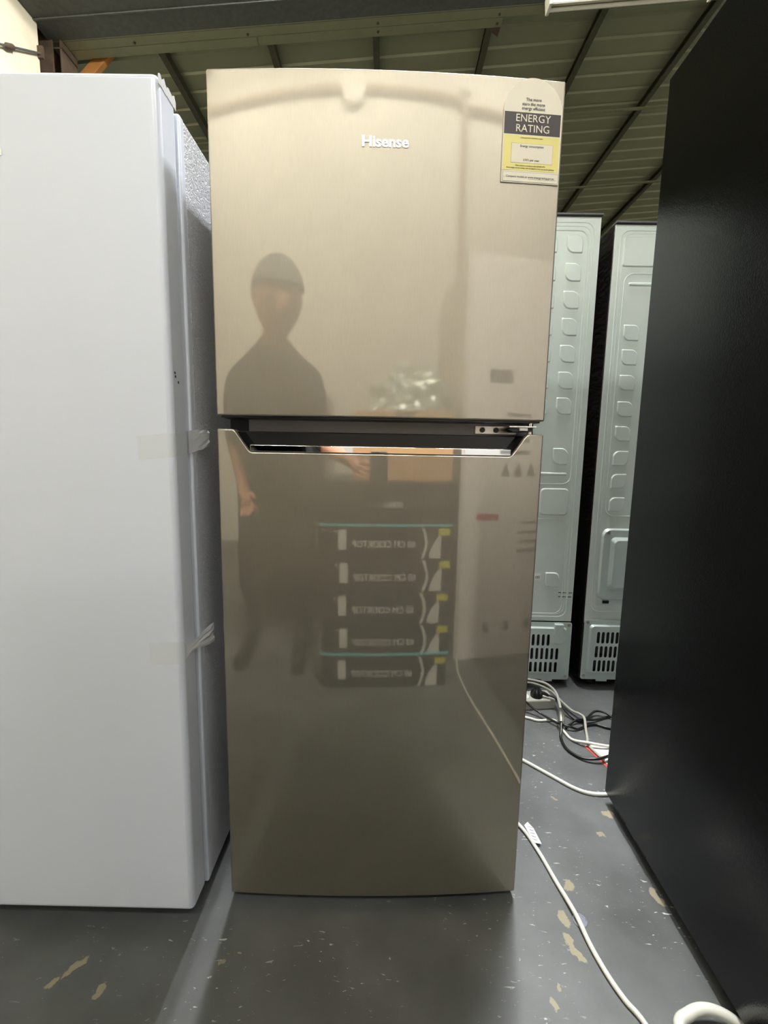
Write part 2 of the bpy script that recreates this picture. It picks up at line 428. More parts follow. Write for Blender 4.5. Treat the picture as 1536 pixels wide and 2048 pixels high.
# column with its cleat at the wall end, brace and tie rod
co = empty('steel_column', (-2.66, 3.84, 0), label='rusty steel column holding the rafter end by the cream wall', cat='column')
MB().box(-.08, .08, -.10, -.092, 0, 4.0).build('flange_plate', 'rust', co)
MB().box(-.08, .08, .092, .10, 0, 4.0).build('flange_plate', 'rust', co)
MB().box(-.004, .004, -.092, .092, 0, 4.0).build('web', 'rust', co)
MB().box(.08, .14, -.09, .09, 3.86, 3.868).build('cleat', 'rust', co)
MB().box(.125, .14, -.09, .09, 3.70, 3.95).build('cleat', 'rust', co, bevel=.003)
br = MB(); n_ = 6
bx0, bz0, bx1, bz1 = -2.29, 4.02, -3.00, 3.35
br.add([(bx0-.06, 3.955, bz0), (bx0+.06, 3.955, bz0), (bx1+.06, 3.955, bz1), (bx1-.06, 3.955, bz1),
        (bx0-.06, 4.00, bz0), (bx0+.06, 4.00, bz0), (bx1+.06, 4.00, bz1), (bx1-.06, 4.00, bz1)],
       [(0,1,2,3),(7,6,5,4),(0,4,5,1),(1,5,6,2),(2,6,7,3),(3,7,4,0)])
tag(br.build('timber_brace', 'orange', bevel=.004), 'orange timber brace slanting down behind the rafter end', 'brace')
tr = empty('tie_rod', (-2.58, 3.0, 3.35), label='thin steel tie rod with turnbuckle along the cream wall', cat='rod')
a, b = Vector((0.03, -.9, -.62)), Vector((0.0, .62, .37))
MB().tube([a, b], .007, 8).build('rod', 'rafter', tr, smooth=True)
q = a.lerp(b, .80); d_ = (b-a).normalized()
MB().tube([q-d_*.05, q-d_*.03, q+d_*.03, q+d_*.05], [.008, .017, .017, .008], 10).build('turnbuckle', 'rust', tr, smooth=True)
MB().box(-.018, .02, .60, .618, .33, .41).build('anchor_plate', 'rust', tr)

# ------------------------------------------------------------------ lamps
def batten(name, loc, rot, label, tube, group=None):
    """bare-tube batten: the tubes hang below a narrow tray and give the light themselves"""
    t = empty(name, loc, label=label, cat='lamp', group=group); t.rotation_euler = rot
    L = .6; off = name.endswith('_offscreen')
    MB().prism([(-.030, .0), (.030, .0), (.040, .02), (.038, .055), (-.038, .055), (-.040, .02)], -L, L).build('tray', 'lamp_body', t, bevel=.004)
    for s in (-1, 1):
        MB().box(-.050, .050, s*L-.012, s*L+.012, -.045, .056).build('end_cap', 'lamp_body', t, bevel=.005)
        MB().tube([(s*.030, -L+.01, -.022), (s*.030, L-.01, -.022)], .0125, 8).build('fluorescent_tube_offscreen' if off else 'fluorescent_tube', tube, t, smooth=True)
    return t
ROOF_TILT = -math.atan(SL)
for x, y, tube, w in ((-.345, 1.95, 'lit_tube_dim', 'white'), (.58, 1.75, 'lit_tube_bright', 'black')):
    t = batten('fluorescent_light_offscreen', (x, y, roof_z(x)-.056), (0, ROOF_TILT, 0), 'lit fluorescent batten under the roof above the %s fridge side of the row' % w, tube, 'lit fluorescent battens')
    for s_ in (-.4, .4): MB().box(-.02, .02, s_-.02, s_+.02, .053, .128).build('mounting_block', 'lamp_body', t)
for x, w in ((-1.5, 'nearest the stained side wall'), (0., 'the middle of three'), (1.5, 'nearest the conduit drop')):
    batten('fluorescent_light_offscreen', (x, YB+.75, roof_z(x)-.057), (ROOF_TILT, 0, PI/2), 'lit fluorescent batten under the roof before the cream wall, '+w, 'lit_tube_wall', 'lit fluorescent battens')
batten('fluorescent_light', (1.73, 3.72, roof_z(1.73)-.112), (ROOF_TILT, 0, PI/2), 'unlit cream fluorescent batten fixed below the rafter', 'tube_off')

# ------------------------------------------------------------------ the stainless top-mount fridge
fr = empty('refrigerator', (-.0097, .7531, 0), .0264, label='stainless top-freezer fridge with an energy rating sticker, both doors closed', cat='fridge')
HW, BUL = .275, .010
def fy(x): return -BUL*(1-(x/HW)**2)
def door(name, zb, zt, mt, y1=.05, breaks=()):
    xs = sorted(set([round(-HW+2*HW*i/48, 5) for i in range(49)]+[round(v, 5) for v in breaks]))
    mb = MB(); vs = []
    for x in xs:
        T = zt(x) if callable(zt) else zt
        vs += [(x, fy(x), zb), (x, fy(x), T), (x, y1, T), (x, y1, zb)]
    n = len(xs); fs = [(0, 1, 2, 3), tuple(4*(n-1)+k for k in (3, 2, 1, 0))]
    for i in range(n-1):
        for k in range(4): fs.append((4*i+k, 4*i+4+k, 4*i+4+(k+1) % 4, 4*i+(k+1) % 4))
    mb.add(vs, fs)
    return mb.build(name, mt, fr, smooth=True, bevel=.0025, seg=3)
ZU0, ZU1, ZL0, ZL1 = .9184, 1.435, .0177, .8994
up_door = door('freezer_door', ZU0+.003, ZU1, 'steel')
MB().add([(x, y, z) for z in (ZU0, ZU0+.003) for x, y in [(-HW+.006, .05)]+[(-HW+.006+(2*HW-.012)*i/20, fy(-HW+.006+(2*HW-.012)*i/20)+.006) for i in range(21)]+[(HW-.006, .05)]],
         [tuple(range(23)), tuple(range(23, 46))]+[(i, (i+1) % 23, (i+1) % 23+23, i+23) for i in range(23)]).build('door_under_cap', 'black_plastic', up_door)
# lower door, front skin dips to form the grip opening
def ltop(x):
    a = abs(x); s0, s1, zb = .245, .2215, .862
    pts = [(HW, ZL1), (s0+.006, ZL1), (s0+.002, ZL1-.0008), (s0-.001, ZL1-.004), (s1+.002, zb+.004), (s1-.001, zb+.001), (s1-.005, zb), (0, zb)]
    for (xa, za), (xb, zb2) in zip(pts, pts[1:]):
        if xb <= a <= xa: return za+(zb2-za)*(xa-a)/(xa-xb)
    return zb
bk = [s*v for s in (-1, 1) for v in (.251, .247, .244, .2235, .2205, .2165)]
low_door = door('fridge_door', ZL0, ltop, 'steel', y1=.024, breaks=bk)
MB().box(-HW+.003, HW-.003, .024, .05, ZL0+.002, ZL1-.002).build('door_liner', 'black_plastic', low_door, bevel=.002)
# black scoop behind the grip opening: slanted side cheeks and sloping back
gp = MB()
xo, xi = .246, .222
gp.add([(-xo+.012, .0235, ZL1-.004), (xo-.012, .0235, ZL1-.004), (xi-.010, .0235, .866), (-xi+.010, .0235, .866)], [(0, 1, 2, 3)])
gp.add([(-xo+.012, .0235, ZL1-.004), (-xi+.010, .0235, .866), (-xi+.0, .004, .866), (-xo, .004, ZL1-.004)], [(0, 1, 2, 3)])
gp.add([(xo-.012, .0235, ZL1-.004), (xi-.010, .0235, .866), (xi-.0, .004, .866), (xo, .004, ZL1-.004)], [(0, 1, 2, 3)])
gp.add([(-xi, .0, .8665), (xi, .0, .8665), (xi, .0235, .8665), (-xi, .0235, .8665)], [(0, 1, 2, 3)])
gp.build('grip_scoop', 'black_plastic', low_door)
ct = MB(); vs = []
cx = [-.2195+.439*i/40 for i in range(41)]
for x in cx:
    e = .006 if abs(x) > .219 else 0
    vs += [(x, fy(x)-.0012, .8625), (x, fy(x)-.0012, .8735), (x, fy(x)+.006, .8750), (x, fy(x)+.006, .8625)]
fs = [(0, 1, 2, 3), tuple(160+k for k in (3, 2, 1, 0))]
for i in range(40):
    for k in range(4): fs.append((4*i+k, 4*i+4+k, 4*i+4+(k+1) % 4, 4*i+(k+1) % 4))
ct.add(vs, fs).build('grip_trim', 'chrome', low_door, smooth=True, bevel=.0008)
# cabinet
cab = MB().box(-.270, .270, .060, .530, .0300, 1.430).build('cabinet', 'silver_side', fr, bevel=.004)
MB().box(-.262, .262, .050, .060, .925, 1.425).build('gasket', 'rubber', up_door, bevel=.002)
MB().box(-.262, .262, .050, .060, .045, .884).build('gasket', 'rubber', low_door, bevel=.002)
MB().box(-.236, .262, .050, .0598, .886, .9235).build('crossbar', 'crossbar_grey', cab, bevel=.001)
MB().box(-.2695, -.236, .052, .0598, .884, .9255).build('crossbar_end', 'black_plastic', cab, bevel=.001)
MB().box(-.255, .255, .035, .060, .012, .032).build('kickplate', 'black_plastic', cab, bevel=.002)
for x in (-.22, .22):
    for y in (.10, .48):
        MB().tube([(x, y, 0), (x, y, .008), (x, y, .008), (x, y, .032)], [.018, .018, .008, .008], 14).build('foot', 'black_plastic', fr, smooth=True)
MB().box(-.075, -.005, .004, .03, 1.4345, 1.4375).build('hinge_cover', 'white_plastic', fr, bevel=.001)
# middle hinge bracket
hg = MB().box(.168, .243, .046, .0495, .9005, .9150).build('hinge', 'bracket', fr, bevel=.0006)
hg.data.materials[0] = M['bracket']
MB().box(.215, .262, -.002, .050, .9100, .9125).build('hinge_arm', 'bracket', hg, bevel=.0006)
MB().prism([(.215, .9075), (.224, .9030), (.258, .9040), (.258, .9118), (.222, .9118)], .006, .03).build('hinge_stop', 'black_plastic', hg, bevel=.0008)
MB().box(.234, .249, .0035, .008, .9050, .9105).build('hinge_plate', 'bracket', hg, bevel=.0006)
MB().tube([(.256, .012, .8985), (.256, .012, .9195)], .0042, 12).build('hinge_pin', 'chrome', hg, smooth=True)
for x in (.181, .2055):
    sc = MB().disc((x, .0460, .9078), (0, -1, 0), .0048, .0022, 14).build('screw', 'black_plastic', hg, smooth=True)
    for a_ in (0, PI/2):
        MB().tube([(x-.003*math.cos(a_+.7), .0435, .9078-.003*math.sin(a_+.7)), (x+.003*math.cos(a_+.7), .0435, .9078+.003*math.sin(a_+.7))], .0007, 6).build('screw_slot', 'bracket', hg)
# brand lettering on the freezer door
text('brand_lettering', 'Hisense', .0215, 'silver_print', up_door, (-.002, fy(0)-.0006, 1.3352), bold=.0006, sx=1.06)

# energy rating sticker, lying on the gently curved door
lx, lw = .2250, .0465
sl = math.atan((fy(lx+.04)-fy(lx-.04))/.08)
EL = bpy.data.objects.new('energy_label', None)
def arch(z0, zs, hw):
    return [(-hw, z0), (hw, z0)]+[(hw*math.cos(PI*i/24), zs+hw*1.02*math.sin(PI*i/24)) for i in range(25)]
el = MB().prism(arch(1.2865, 1.3870, lw), -.0002, .0008).build('energy_label', 'label_white', fr)
el.location = (lx, fy(lx)-.0010, 0); el.rotation_euler = (0, 0, sl)
el['label'] = 'arched energy rating sticker in cream, yellow and dark brown'
def lab(name, mt, x0, x1, z0, z1, y=-.0004): return MB().box(x0, x1, y-.0001, y+.0002, z0, z1).build(name, mt, el)
lab('outline', 'ink_grey', -.0462, -.0458, 1.287, 1.388)
lab('title_band', 'label_dark', -.0445, .0445, 1.3555, 1.3862)
lab('yellow_panel', 'label_yellow', -.0440, .0445, 1.3045, 1.3540)
lab('consumption_box', 'ink_grey', -.0318, .0348, 1.3150, 1.3430)
lab('consumption_panel', 'label_white', -.0314, .0344, 1.3154, 1.3426, -.0006)
lab('website_box', 'ink_grey', -.0435, .0452, 1.2882, 1.3022)
lab('website_panel', 'label_white', -.0431, .0448, 1.2886, 1.3018, -.0006)
lab('outline_foot', 'ink_grey', -.0462, .0462, 1.2866, 1.2869)
def lt(s, size, z, mt='ink', x=0, bold=0): text('print', s, size, mt, el, (x, -.0009, z), bold=bold, depth=.0001)
lt('The more', .0060, 1.4040); lt('stars the more', .0060, 1.3978); lt('energy efficient', .0060, 1.3918)
lt('ENERGY', .0150, 1.3776, 'label_white', .0005); lt('RATING', .0150, 1.3634, 'label_white', .0005)
lt('A joint government and industry program', .0021, 1.3508)
lt('Energy consumption', .0046, 1.3390, x=.001); lt('kWh per year', .0046, 1.3195, x=.001)
lt('When tested in accordance with AS/NZS 4474.', .0025, 1.3112); lt('Actual energy use and running costs will depend on how you use the appliance.', .0024, 1.3078)
lt('Compare models at www.energyrating.gov.au', .0042, 1.2952, x=.0005)
lab('underline', 'ink', -.003, .0425, 1.2926, 1.2929, -.0007)

# ------------------------------------------------------------------ the white fridge
wf = empty('refrigerator', (-.6083, .76, 0), 0, label='glossy white fridge with clear tape stuck on its door edge', cat='fridge')
def wl(mb): mb.v = [(x+.6083, y-.76, z) for x, y, z in mb.v]; return mb
wx0, wx1 = -.8833, -.3333
wd = wl(MB().box(wx0, wx1, .6931, .7480, .0356, 1.3905)).build('door', 'white_enamel', wf, smooth=True, bevel=.009, seg=5)
wl(MB().box(wx0+.008, wx1-.008, .748, .7573, .045, 1.380)).build('gasket', 'grey_plastic', wd)
wb = wl(MB().box(wx0, wx1-.0005, .7745, 1.30, .0264, 1.3818)).build('cabinet', 'white_side', wf, bevel=.003)
wl(MB().box(wx0-.0005, wx1+.0005, .7573, .7750, .0264, 1.3822)).build('front_rim', 'white_enamel', wb, smooth=True, bevel=.004, seg=3)
wl(MB().box(wx0+.01, wx1-.02, .775, 1.28, .008, .0270)).build('base', 'black_plastic', wb)
for x in (wx0+.06, wx1-.06):
    for y in (.80, 1.24):
        wl(MB().tube([(x, y, 0), (x, y, .03)], [.018, .012], 14)).build('foot', 'black_plastic', wf, smooth=True)
text('brand_lettering', 'Hisense', .0215, 'silver_print', wd, (-.5985+.6083, .6931-.76-.0005, 1.2855), bold=.0006, sx=1.06)
# scuffs on the door side, torn film at the top edge
for y, z in ((.7080, .982), (.7093, .9765), (.7185, .9690)):
    wl(MB().disc((wx1-.0002, y, z), (1, 0, 0), .0022, .0005, 8)).build('scuff', 'ink', wd)
fm = MB(); vs = []; N = 26
for i in range(N):
    y = .695+.052*i/(N-1)
    vs += [(wx1+.0006, y, 1.378-.002*random.random()), (wx1+.0009, y, 1.3885+.0050*random.random()+.002*math.sin(i*.9))]
fm.add(vs, [(2*i, 2*i+2, 2*i+3, 2*i+1) for i in range(N-1)])
o = wl(fm).build('film_scrap', 'white_plastic', wd); sm = o.modifiers.new('t', 'SOLIDIFY'); sm.thickness = .0006

def tape_strip(front_len, front_z, slope, side_pts, hz, label, seed):
    """tape on the door front, bent round the edge, free end crumpled"""
    mb = MB(); cols = []; rnd = random.Random(seed)
    for i in range(5):
        x = wx1-front_len+(front_len-.004)*i/4
        cols.append(((x, .6931-.0004), front_z+slope*(x-wx1), hz, 0))
    cols.append(((wx1-.0015, .6931+.0005), front_z, hz, 0)); cols.append(((wx1+.0004, .6931+.0035), front_z, hz, 0))
    for (y, z, h, c) in side_pts:
        cols.append(((wx1+.0006+c, y), z, h, c))
    nr = 7; vs = []
    for (xy, z, h, c) in cols:
        for r in range(nr):
            t = r/(nr-1)-.5
            jx = (rnd.random()-.5)*.006*min(1, c*120) if c else 0
            jz = (rnd.random()-.5)*.003*min(1, c*120) if c else 0
            vs.append((xy[0]+abs(jx), xy[1]+jx*.5, z+2*t*h+jz))
    n = len(cols)
    mb.add(vs, [(i*nr+r, (i+1)*nr+r, (i+1)*nr+r+1, i*nr+r+1) for i in range(n-1) for r in range(nr-1)])
    mb.m = [1 if cols[i+1][3] > .0015 else 0 for i in range(n-1) for r in range(nr-1)]
    o = wl(mb).build('tape_strip', ['tape', 'tape_end'], wf, smooth=False)
    s = o.modifiers.new('t', 'SOLIDIFY'); s.thickness = .0003
    o['label'] = label
tape_strip(.056, .870, .10, [(.705, .873, .0185, 0), (.725, .874, .0185, 0), (.745, .876, .0185, .0004), (.757, .878, .0185, .002), (.770, .880, .018, .004), (.784, .8815, .017, .006), (.797, .883, .015, .0075), (.806, .884, .013, .009)],
           .0185, 'clear tape strip with a crumpled free end, the higher one', 3)
tape_strip(.055, .528, .03, [(.703, .527, .012, .001), (.720, .528, .008, .003), (.740, .527, .010, .005), (.758, .526, .014, .007), (.775, .525, .017, .009), (.792, .524, .018, .011)],
           .019, 'clear tape strip with a twisted free end, the lower one', 5)

# ------------------------------------------------------------------ the black fridge
bf = empty('refrigerator', (.5648, 1.0145, 0), -.0397, label='tall black fridge with a grained side panel', cat='fridge')
bc = MB().box(0, .60, -.60, 0, .0294, 1.632).build('cabinet', 'black_side', bf, bevel=.002)
MB().box(.11, .588, -.58, -.04, .010, .0310).build('base', 'black_plastic', bc)
for z0, z1 in ((.034, 1.05), (1.056, 1.630)):
    bd = MB().box(0, .60, -.672, -.612, z0, z1).build('door', 'black_gloss', bf, smooth=True, bevel=.006, seg=3)
    MB().box(.008, .592, -.612, -.600, z0+.012, z1-.012).build('gasket', 'rubber', bd)
    MB().box(.03, .05, -.700, -.672, (z0+z1)/2-.2, (z0+z1)/2+.2).build('handle', 'black_plastic', bd, bevel=.006)
for y in (-.17, -.085):
    MB().prism(rrect(-.02, .02, .0305, .0360, .0025, 3), 0, .0012).build('side_slot', 'rubber', bc).rotation_euler = (0, 0, -PI/2)
    bc.children[-1].location = (-.0008, y, 0)
for x in (.06, .54):
    for y in (-.55, -.06):
        MB().tube([(x, y, 0), (x, y, .012)], [.02, .016], 14).build('foot', 'black_plastic', bf, smooth=True)

# ------------------------------------------------------------------ two fridges seen from the back
def back_fridge(x0, x1, y0, z1, label):
    t = empty('refrigerator', ((x0+x1)/2, y0, 0), 0, label=label, cat='fridge', group='fridges turned with their backs out')
    cx = (x0+x1)/2
    L = lambda mb: (setattr(mb, 'v', [(x-cx, y-y0, z) for x, y, z in mb.v]), mb)[1]
    MBc = L(MB().box(x0, x1, y0+.004, y0+.60, .035, z1)).build('cabinet', 'dark_side', t, bevel=.002)
    for z0_, z1_ in ((.04, 1.0), (1.006, z1-.002)):
        L(MB().box(x0, x1, y0+.612, y0+.665, z0_, z1_)).build('door', 'black_gloss', t, bevel=.005)
        L(MB().box(x0+.01, x1-.01, y0+.60, y0+.612, z0_+.01, z1_-.01)).build('gasket', 'rubber', t)
    L(MB().box(x0+.001, x1-.001, y0-.010, y0+.02, z1-.0005, z1+.004)).build('top_lip', 'grey_plastic', t)
    for x in (x0+.06, x1-.06):
        for y in (y0+.05, y0+.55):
            L(MB().tube([(x, y, 0), (x, y, .036)], [.018, .014], 12)).build('foot', 'black_plastic', t, smooth=True)
    bp = L(MB().box(x0+.003, x1-.003, y0, y0+.005, .258, z1-.003)).build('back_panel', 'galv_back', t, bevel=.0008)
    return t, bp, L
def vent_cover(t, L, x0, x1, y0, z0, z1, slots, sw, sh, flip, block=None):
    """pressed cover with slots punched through; dark cavity behind"""
    cx = (x0+x1)/2
    inner = rrect(x0+.020, x1-.020, z0+.028, z1-.018, .012)
    bm = bmesh.new()
    def loop(pts, y):
        vs = [bm.verts.new((x-cx, y-y0, z)) for x, z in pts]
        return vs, [bm.edges.new((vs[i], vs[(i+1) % len(vs)])) for i in range(len(vs))]
    yf, yi = y0-.006, y0-.016
    ov, oe = loop(rrect(x0, x1, z0, z1, .008), yf)
    iv, ie = loop(inner, yf)
    bmesh.ops.triangle_fill(bm, edges=oe+ie, use_beauty=True)
    tv, te = loop([(cx+(x-cx)*.985, (z-(z0+z1)/2)*.96+(z0+z1)/2) for x, z in inner], yi)
    n = len(iv)
    for i in range(n): bm.faces.new((iv[i], iv[(i+1) % n], tv[(i+1) % n], tv[i]))
    ed = list(te)
    for sx, sz in slots:
        ed += loop(rrect(sx-sw/2, sx+sw/2, sz-sh/2, sz+sh/2, sw*.48, 3), yi)[1]
    bmesh.ops.triangle_fill(bm, edges=ed, use_beauty=True)
    bmesh.ops.recalc_face_normals(bm, faces=bm.faces)
    me = bpy.data.meshes.new('compressor_cover'); bm.to_mesh(me); bm.free(); me.materials.append(M['galv_cover'])
    o = bpy.data.objects.new('compressor_cover', me); C.objects.link(o); o.parent = t
    s = o.modifiers.new('t', 'SOLIDIFY'); s.thickness = .0018; s.offset = 0
    for sx in (x0+.012, x1-.012):
        for sz in (z0+.014, z1-.010):
            sc = L(MB().disc((sx, yf, sz), (0, -1, 0), .0052, .003, 12)).build('screw', 'bracket', o, smooth=True)
    L(MB().box(cx-.05, cx+.05, y0-.006, y0-.001, z0-.010, z0+.003)).build('cover_tab', 'galv_cover', o)
    L(MB().box(x1-.10, x1-.06, y0-.006, y0-.001, z0-.008, z0+.003)).build('cover_tab', 'galv_cover', o)
    L(MB().box(x0+.06, x0+.10, y0-.006, y0-.001, z0-.008, z0+.003)).build('cover_tab', 'galv_cover', o)
    if block: L(MB().box(block[0], block[1], y0-.026, y0-.008, block[2], block[3])).build('cable_cover', 'galv_cover', o, bevel=.002)
    return o
def beads(t, bp, L, lst, y0):
    for poly, r in lst:
        mb = MB(); pts = [(x, y0+.0006, z) for x, z in poly]; mb.tube(pts+pts[:2], r, 8); L(mb).build('pressed_bead', 'galv_back', bp, smooth=True)
def pads(t, bp, L, lst, y0, h=.004):
    for (xa, xb, za, zb, r, which) in lst:
        o = frustum('pressed_pad', rrect(xa, xb, za, zb, r, 5, which), y0+.0005, y0-h, .004, 'galv_back', bp)
        cx = t.location.x
        for v in o.data.vertices: v.co.x -= cx; v.co.y -= y0

K1x0, K1x1, K1y = .0975, .6975, 1.5737
k1, k1p, L1 = back_fridge(K1x0, K1x1, K1y, 1.6523, 'fridge turned round, silver back with a column of pressed leaf shapes and white sticker')
leaf = (1, 0, 1, 0)
pl = []
for z in (1.565, 1.476, 1.388, 1.301, 1.213, 1.1245, 1.038):
    pl.append((.584, .640, z-.030, z+.030, .026, leaf))
    pl.append((.500, .556, z-.030, z+.030, .026, leaf))
    pl.append((.155, .211, z-.030, z+.030, .026, leaf)); pl.append((.239, .295, z-.030, z+.030, .026, leaf))
pl += [(.584, .640, .834, .894, .026, (1, 0, 1, 0)), (.300, .6405, .796, .808, .006, (1, 1, 1, 1)), (.549, .652, .654, .752, .014, (1, 1, 1, 1)),
       (.586, .640, .388, .444, .02, (1, 0, 1, 0)), (.155, .25, .654, .752, .014, (1, 1, 1, 1))]
pads(k1, k1p, L1, pl, K1y)
beads(k1, k1p, L1, [(rrect(K1x0+.024, K1x1-.024, .275, 1.632, .03), .0022), (rrect(K1x0+.036, K1x1-.034, .285, 1.620, .03), .0016),
                    (rrect(K1x0+.047, K1x1-.043, .766, 1.607, .03), .0026), (rrect(K1x0+.047, K1x1-.043, .288, .64, .03), .0018)], K1y)
sl1 = []
p_ = .0185
for i in range(24):
    x = .6455-p_*i
    if x < .16: break
    if x < .6285-.018: sl1.append((x, .190))
    sl1.append((x-.002, .137)); sl1.append((x-.004, .083))
sl1 = [(x, z) for x, z in sl1 if x < .66 and not (z > .18 and x > .617)]
vent_cover(k1, L1, K1x0+.001, K1x1-.001, K1y, .032, .2555, sl1, .0105, .045, False, (.628, .660, .180, .2535))
o = L1(MB().box(.540, .5715, K1y-.0008, K1y+.0003, .412, .436)).build('sticker', 'paper', k1)
for i, w_ in enumerate((.003, .0015, .004, .002, .003)):
    L1(MB().box(.552+i*.0035-.001, .552+i*.0035-.001+w_*.6, K1y-.0012, K1y, .419, .429)).build('sticker_print', 'ink_grey', o)
for xa, xb, z in ((.640, .650, .3655), (.655, .668, .3655), (.678, .690, .3655), (.655, .668, .350), (.676, .688, .350), (.640, .648, .350)):
    L1(MB().box(xa, xb, K1y-.0007, K1y+.0003, z, z+.003)).build('stamped_mark', 'ink', k1p)

K2x0, K2x1, K2y = .7371, 1.3371, 1.5661
k2, k2p, L2 = back_fridge(K2x0, K2x1, K2y, 1.6268, 'fridge turned round, silver back with a square pressed panel at its top corner')
pl = [(.769, .878, 1.492, 1.587, .008, (1, 1, 1, 1)), (1.196, 1.305, 1.492, 1.587, .008, (1, 1, 1, 1)), (.796, 1.27, 1.432, 1.445, .006, (1, 1, 1, 1))]
for z in (1.283, 1.203, 1.119, 1.030, .946, .861, .781, .698):
    pl.append((.792, .848, z-.027, z+.027, .022, (1, 0, 1, 0) if z > .9 else (0, 1, 0, 1)))
    pl.append((1.226, 1.282, z-.027, z+.027, .022, (0, 1, 0, 1)))
pads(k2, k2p, L2, pl, K2y, .0035)
beads(k2, k2p, L2, [(rrect(K2x0+.022, K2x1-.022, .30, 1.606, .03), .0022), (rrect(K2x0+.032, K2x1-.032, .30, 1.596, .03), .0014),
                    (rrect(.782, 1.292, .656, 1.472, .03), .0022)], K2y)
# big pressed panel over the compressor with its raised inner box and cable slot
frustum('pressed_panel', [(x-k2.location.x, z) for x, z in rrect(.767, 1.30, .330, .624, .03)], -.0005, .0, .004, 'galv_back', k2p)
pp = frustum('service_panel', [(x-k2.location.x, z) for x, z in rrect(.776, 1.295, .345, .612, .026)], .001, -.009, .006, 'galv_cover', k2p)
frustum('service_box', [(x-k2.location.x, z) for x, z in rrect(.806, 1.26, .385, .582, .018)], -.008, -.020, .012, 'galv_cover', k2p)
L2(MB().disc((.797, K2y-.009, .598), (0, -1, 0), .006, .003, 12)).build('screw', 'bracket', k2p, smooth=True)
L2(MB().box(.800, .822, K2y-.004, K2y-.0005, .333, .343)).build('cable_slot', 'rubber', k2p)
sl2 = []
for i in range(30):
    x = .7885+.0172*i
    if x > 1.29: break
    sl2 += [(x, .2065), (x-.003, .1520), (x-.006, .0975)]
sl2 = [(x, z) for x, z in sl2 if x > .772]
vent_cover(k2, L2, K2x0+.001, K2x1-.001, K2y, .040, .2705, sl2, .0112, .045, True)

# ------------------------------------------------------------------ cords and small things on the floor
def cord(name, pts, r, mt, label, cat='cord', parent=None, group=None):
    o = MB().tube(spline(pts, 7), r, 10).build(name, mt, parent, smooth=True)
    return tag(o, label, cat, group) if not parent else o
z1 = .0042
t = empty('electric_cable', (.39, .62, 0), label='white power cord with a paper tag, running out from under the stainless fridge', cat='cord')
def rel(t, pts): return [tuple(Vector(p)-t.location) for p in pts]
cord('cord', rel(t, [(.20, 1.10, z1), (.27, 1.01, z1), (.326, .932, z1), (.347, .867, z1), (.360, .798, z1), (.372, .729, z1+.003), (.377, .678, z1), (.385, .633, z1), (.396, .599, z1), (.411, .569, z1), (.424, .50, z1), (.428, .40, z1), (.424, .25, z1), (.41, .04, z1), (.412, -.12, z1), (.430, -.205, z1), (.434, -.2345, .020), (.434, -.2360, .12), (.434, -.2360, .85), (.434, -.2360, 1.58), (.434, -.2365, 1.612), (.434, -.250, 1.6245), (.436, -.32, 1.6240), (.45, -.45, 1.6240)]), .0042, 'cord_white', None, parent=t)
tg = MB(); vs = []
prof = [(.336, .926, .009), (.346, .934, .010), (.355, .918, .009), (.3605, .880, .006), (.343, .8795, .009)]
tg.add([tuple(Vector(p)-t.location) for p in prof]+[tuple(Vector(p)-t.location+Vector((0, 0, .0006))) for p in prof], [(0,1,2,3,4), (9,8,7,6,5)]+[(i, (i+1) % 5, (i+1) % 5+5, i+5) for i in range(5)])
tgo = tg.build('paper_tag', 'paper', t)
for k in range(5):
    y = .921-.008*k
    a, b = Vector((.3435, y, .0112-.0004*k)), Vector((.353, y-.003, .0106-.0004*k))
    MB().tube([a-t.location, b-t.location], .0006, 4).build('tag_print', 'ink_grey', tgo)
cord('electric_cable', [(.30, 1.24, z1), (.35, 1.20, z1), (.402, 1.156, z1), (.459, 1.098, z1), (.507, 1.051, z1), (.545, 1.034, z1), (.60, 1.035, z1), (.68, 1.05, z1)], .0048, 'cord_white', 'white power cord curving from the stainless fridge to under the black fridge')
cord('drain_hose', [(.470, .46, .0085), (.456, .51, .0090), (.456, .559, .014), (.479, .572, .020), (.506, .577, .022), (.533, .573, .018), (.556, .560, .0125), (.585, .535, .0095), (.625, .505, .0090)], .0082, 'cord_white', 'thick white hose looped on the floor beside the black fridge base', 'hose')
dt = empty('plastic_disc', (.378, .722, 0), label='small round clear plastic disc under the white tagged cord', cat='disc')
MB().tube([(0, 0, 0.0002), (0, 0, .0012)], .0125, 24).build('disc_plate', 'disc', dt, smooth=True)
MB().tube([(.0120*math.cos(2*PI*k/28), .0120*math.sin(2*PI*k/28), .0014) for k in range(30)], .0012, 6).build('disc_rim', 'disc', dt, smooth=True)
# power board with a plug in it
pb = empty('power_board', (.535, 1.446, 0), .12, label='cream power board on the floor behind the stainless fridge', cat='power board')
MB().box(-.15, .057, -.032, .032, 0, .036).build('body', 'cord_grey', pb, bevel=.006, seg=3)
for x in (-.10, -.045, .01):
    MB().disc((x, 0, .0355), (0, 0, 1), .019, .0012, 20).build('socket_face', 'white_plastic', pb, smooth=True)
pg = empty('power_plug', (.535, 1.440, .036), -.35, label='black power plug pushed into the cream power board', cat='plug')
MB().tube([(0, 0, 0), (0, 0, .010), (0, 0, .022), (0, 0, .028)], [.021, .021, .016, .010], 16).build('plug_body', 'cord_black', pg, smooth=True)
MB().tube([(.008, 0, .016), (.026, 0, .015), (.040, 0, .010)], [.008, .006, .0045], 10).build('strain_relief', 'cord_black', pg, smooth=True)
cord('electric_cable', [(.570, 1.427, .048), (.592, 1.417, .043), (.606, 1.400, .028), (.622, 1.374, .011), (.646, 1.346, .0045), (.680, 1.363, .008), (.716, 1.387, .016), (.745, 1.380, .016), (.78, 1.35, .006), (.84, 1.33, .005)], .0036, 'cord_black', 'black cord leading from the plug, looping toward the black fridge')
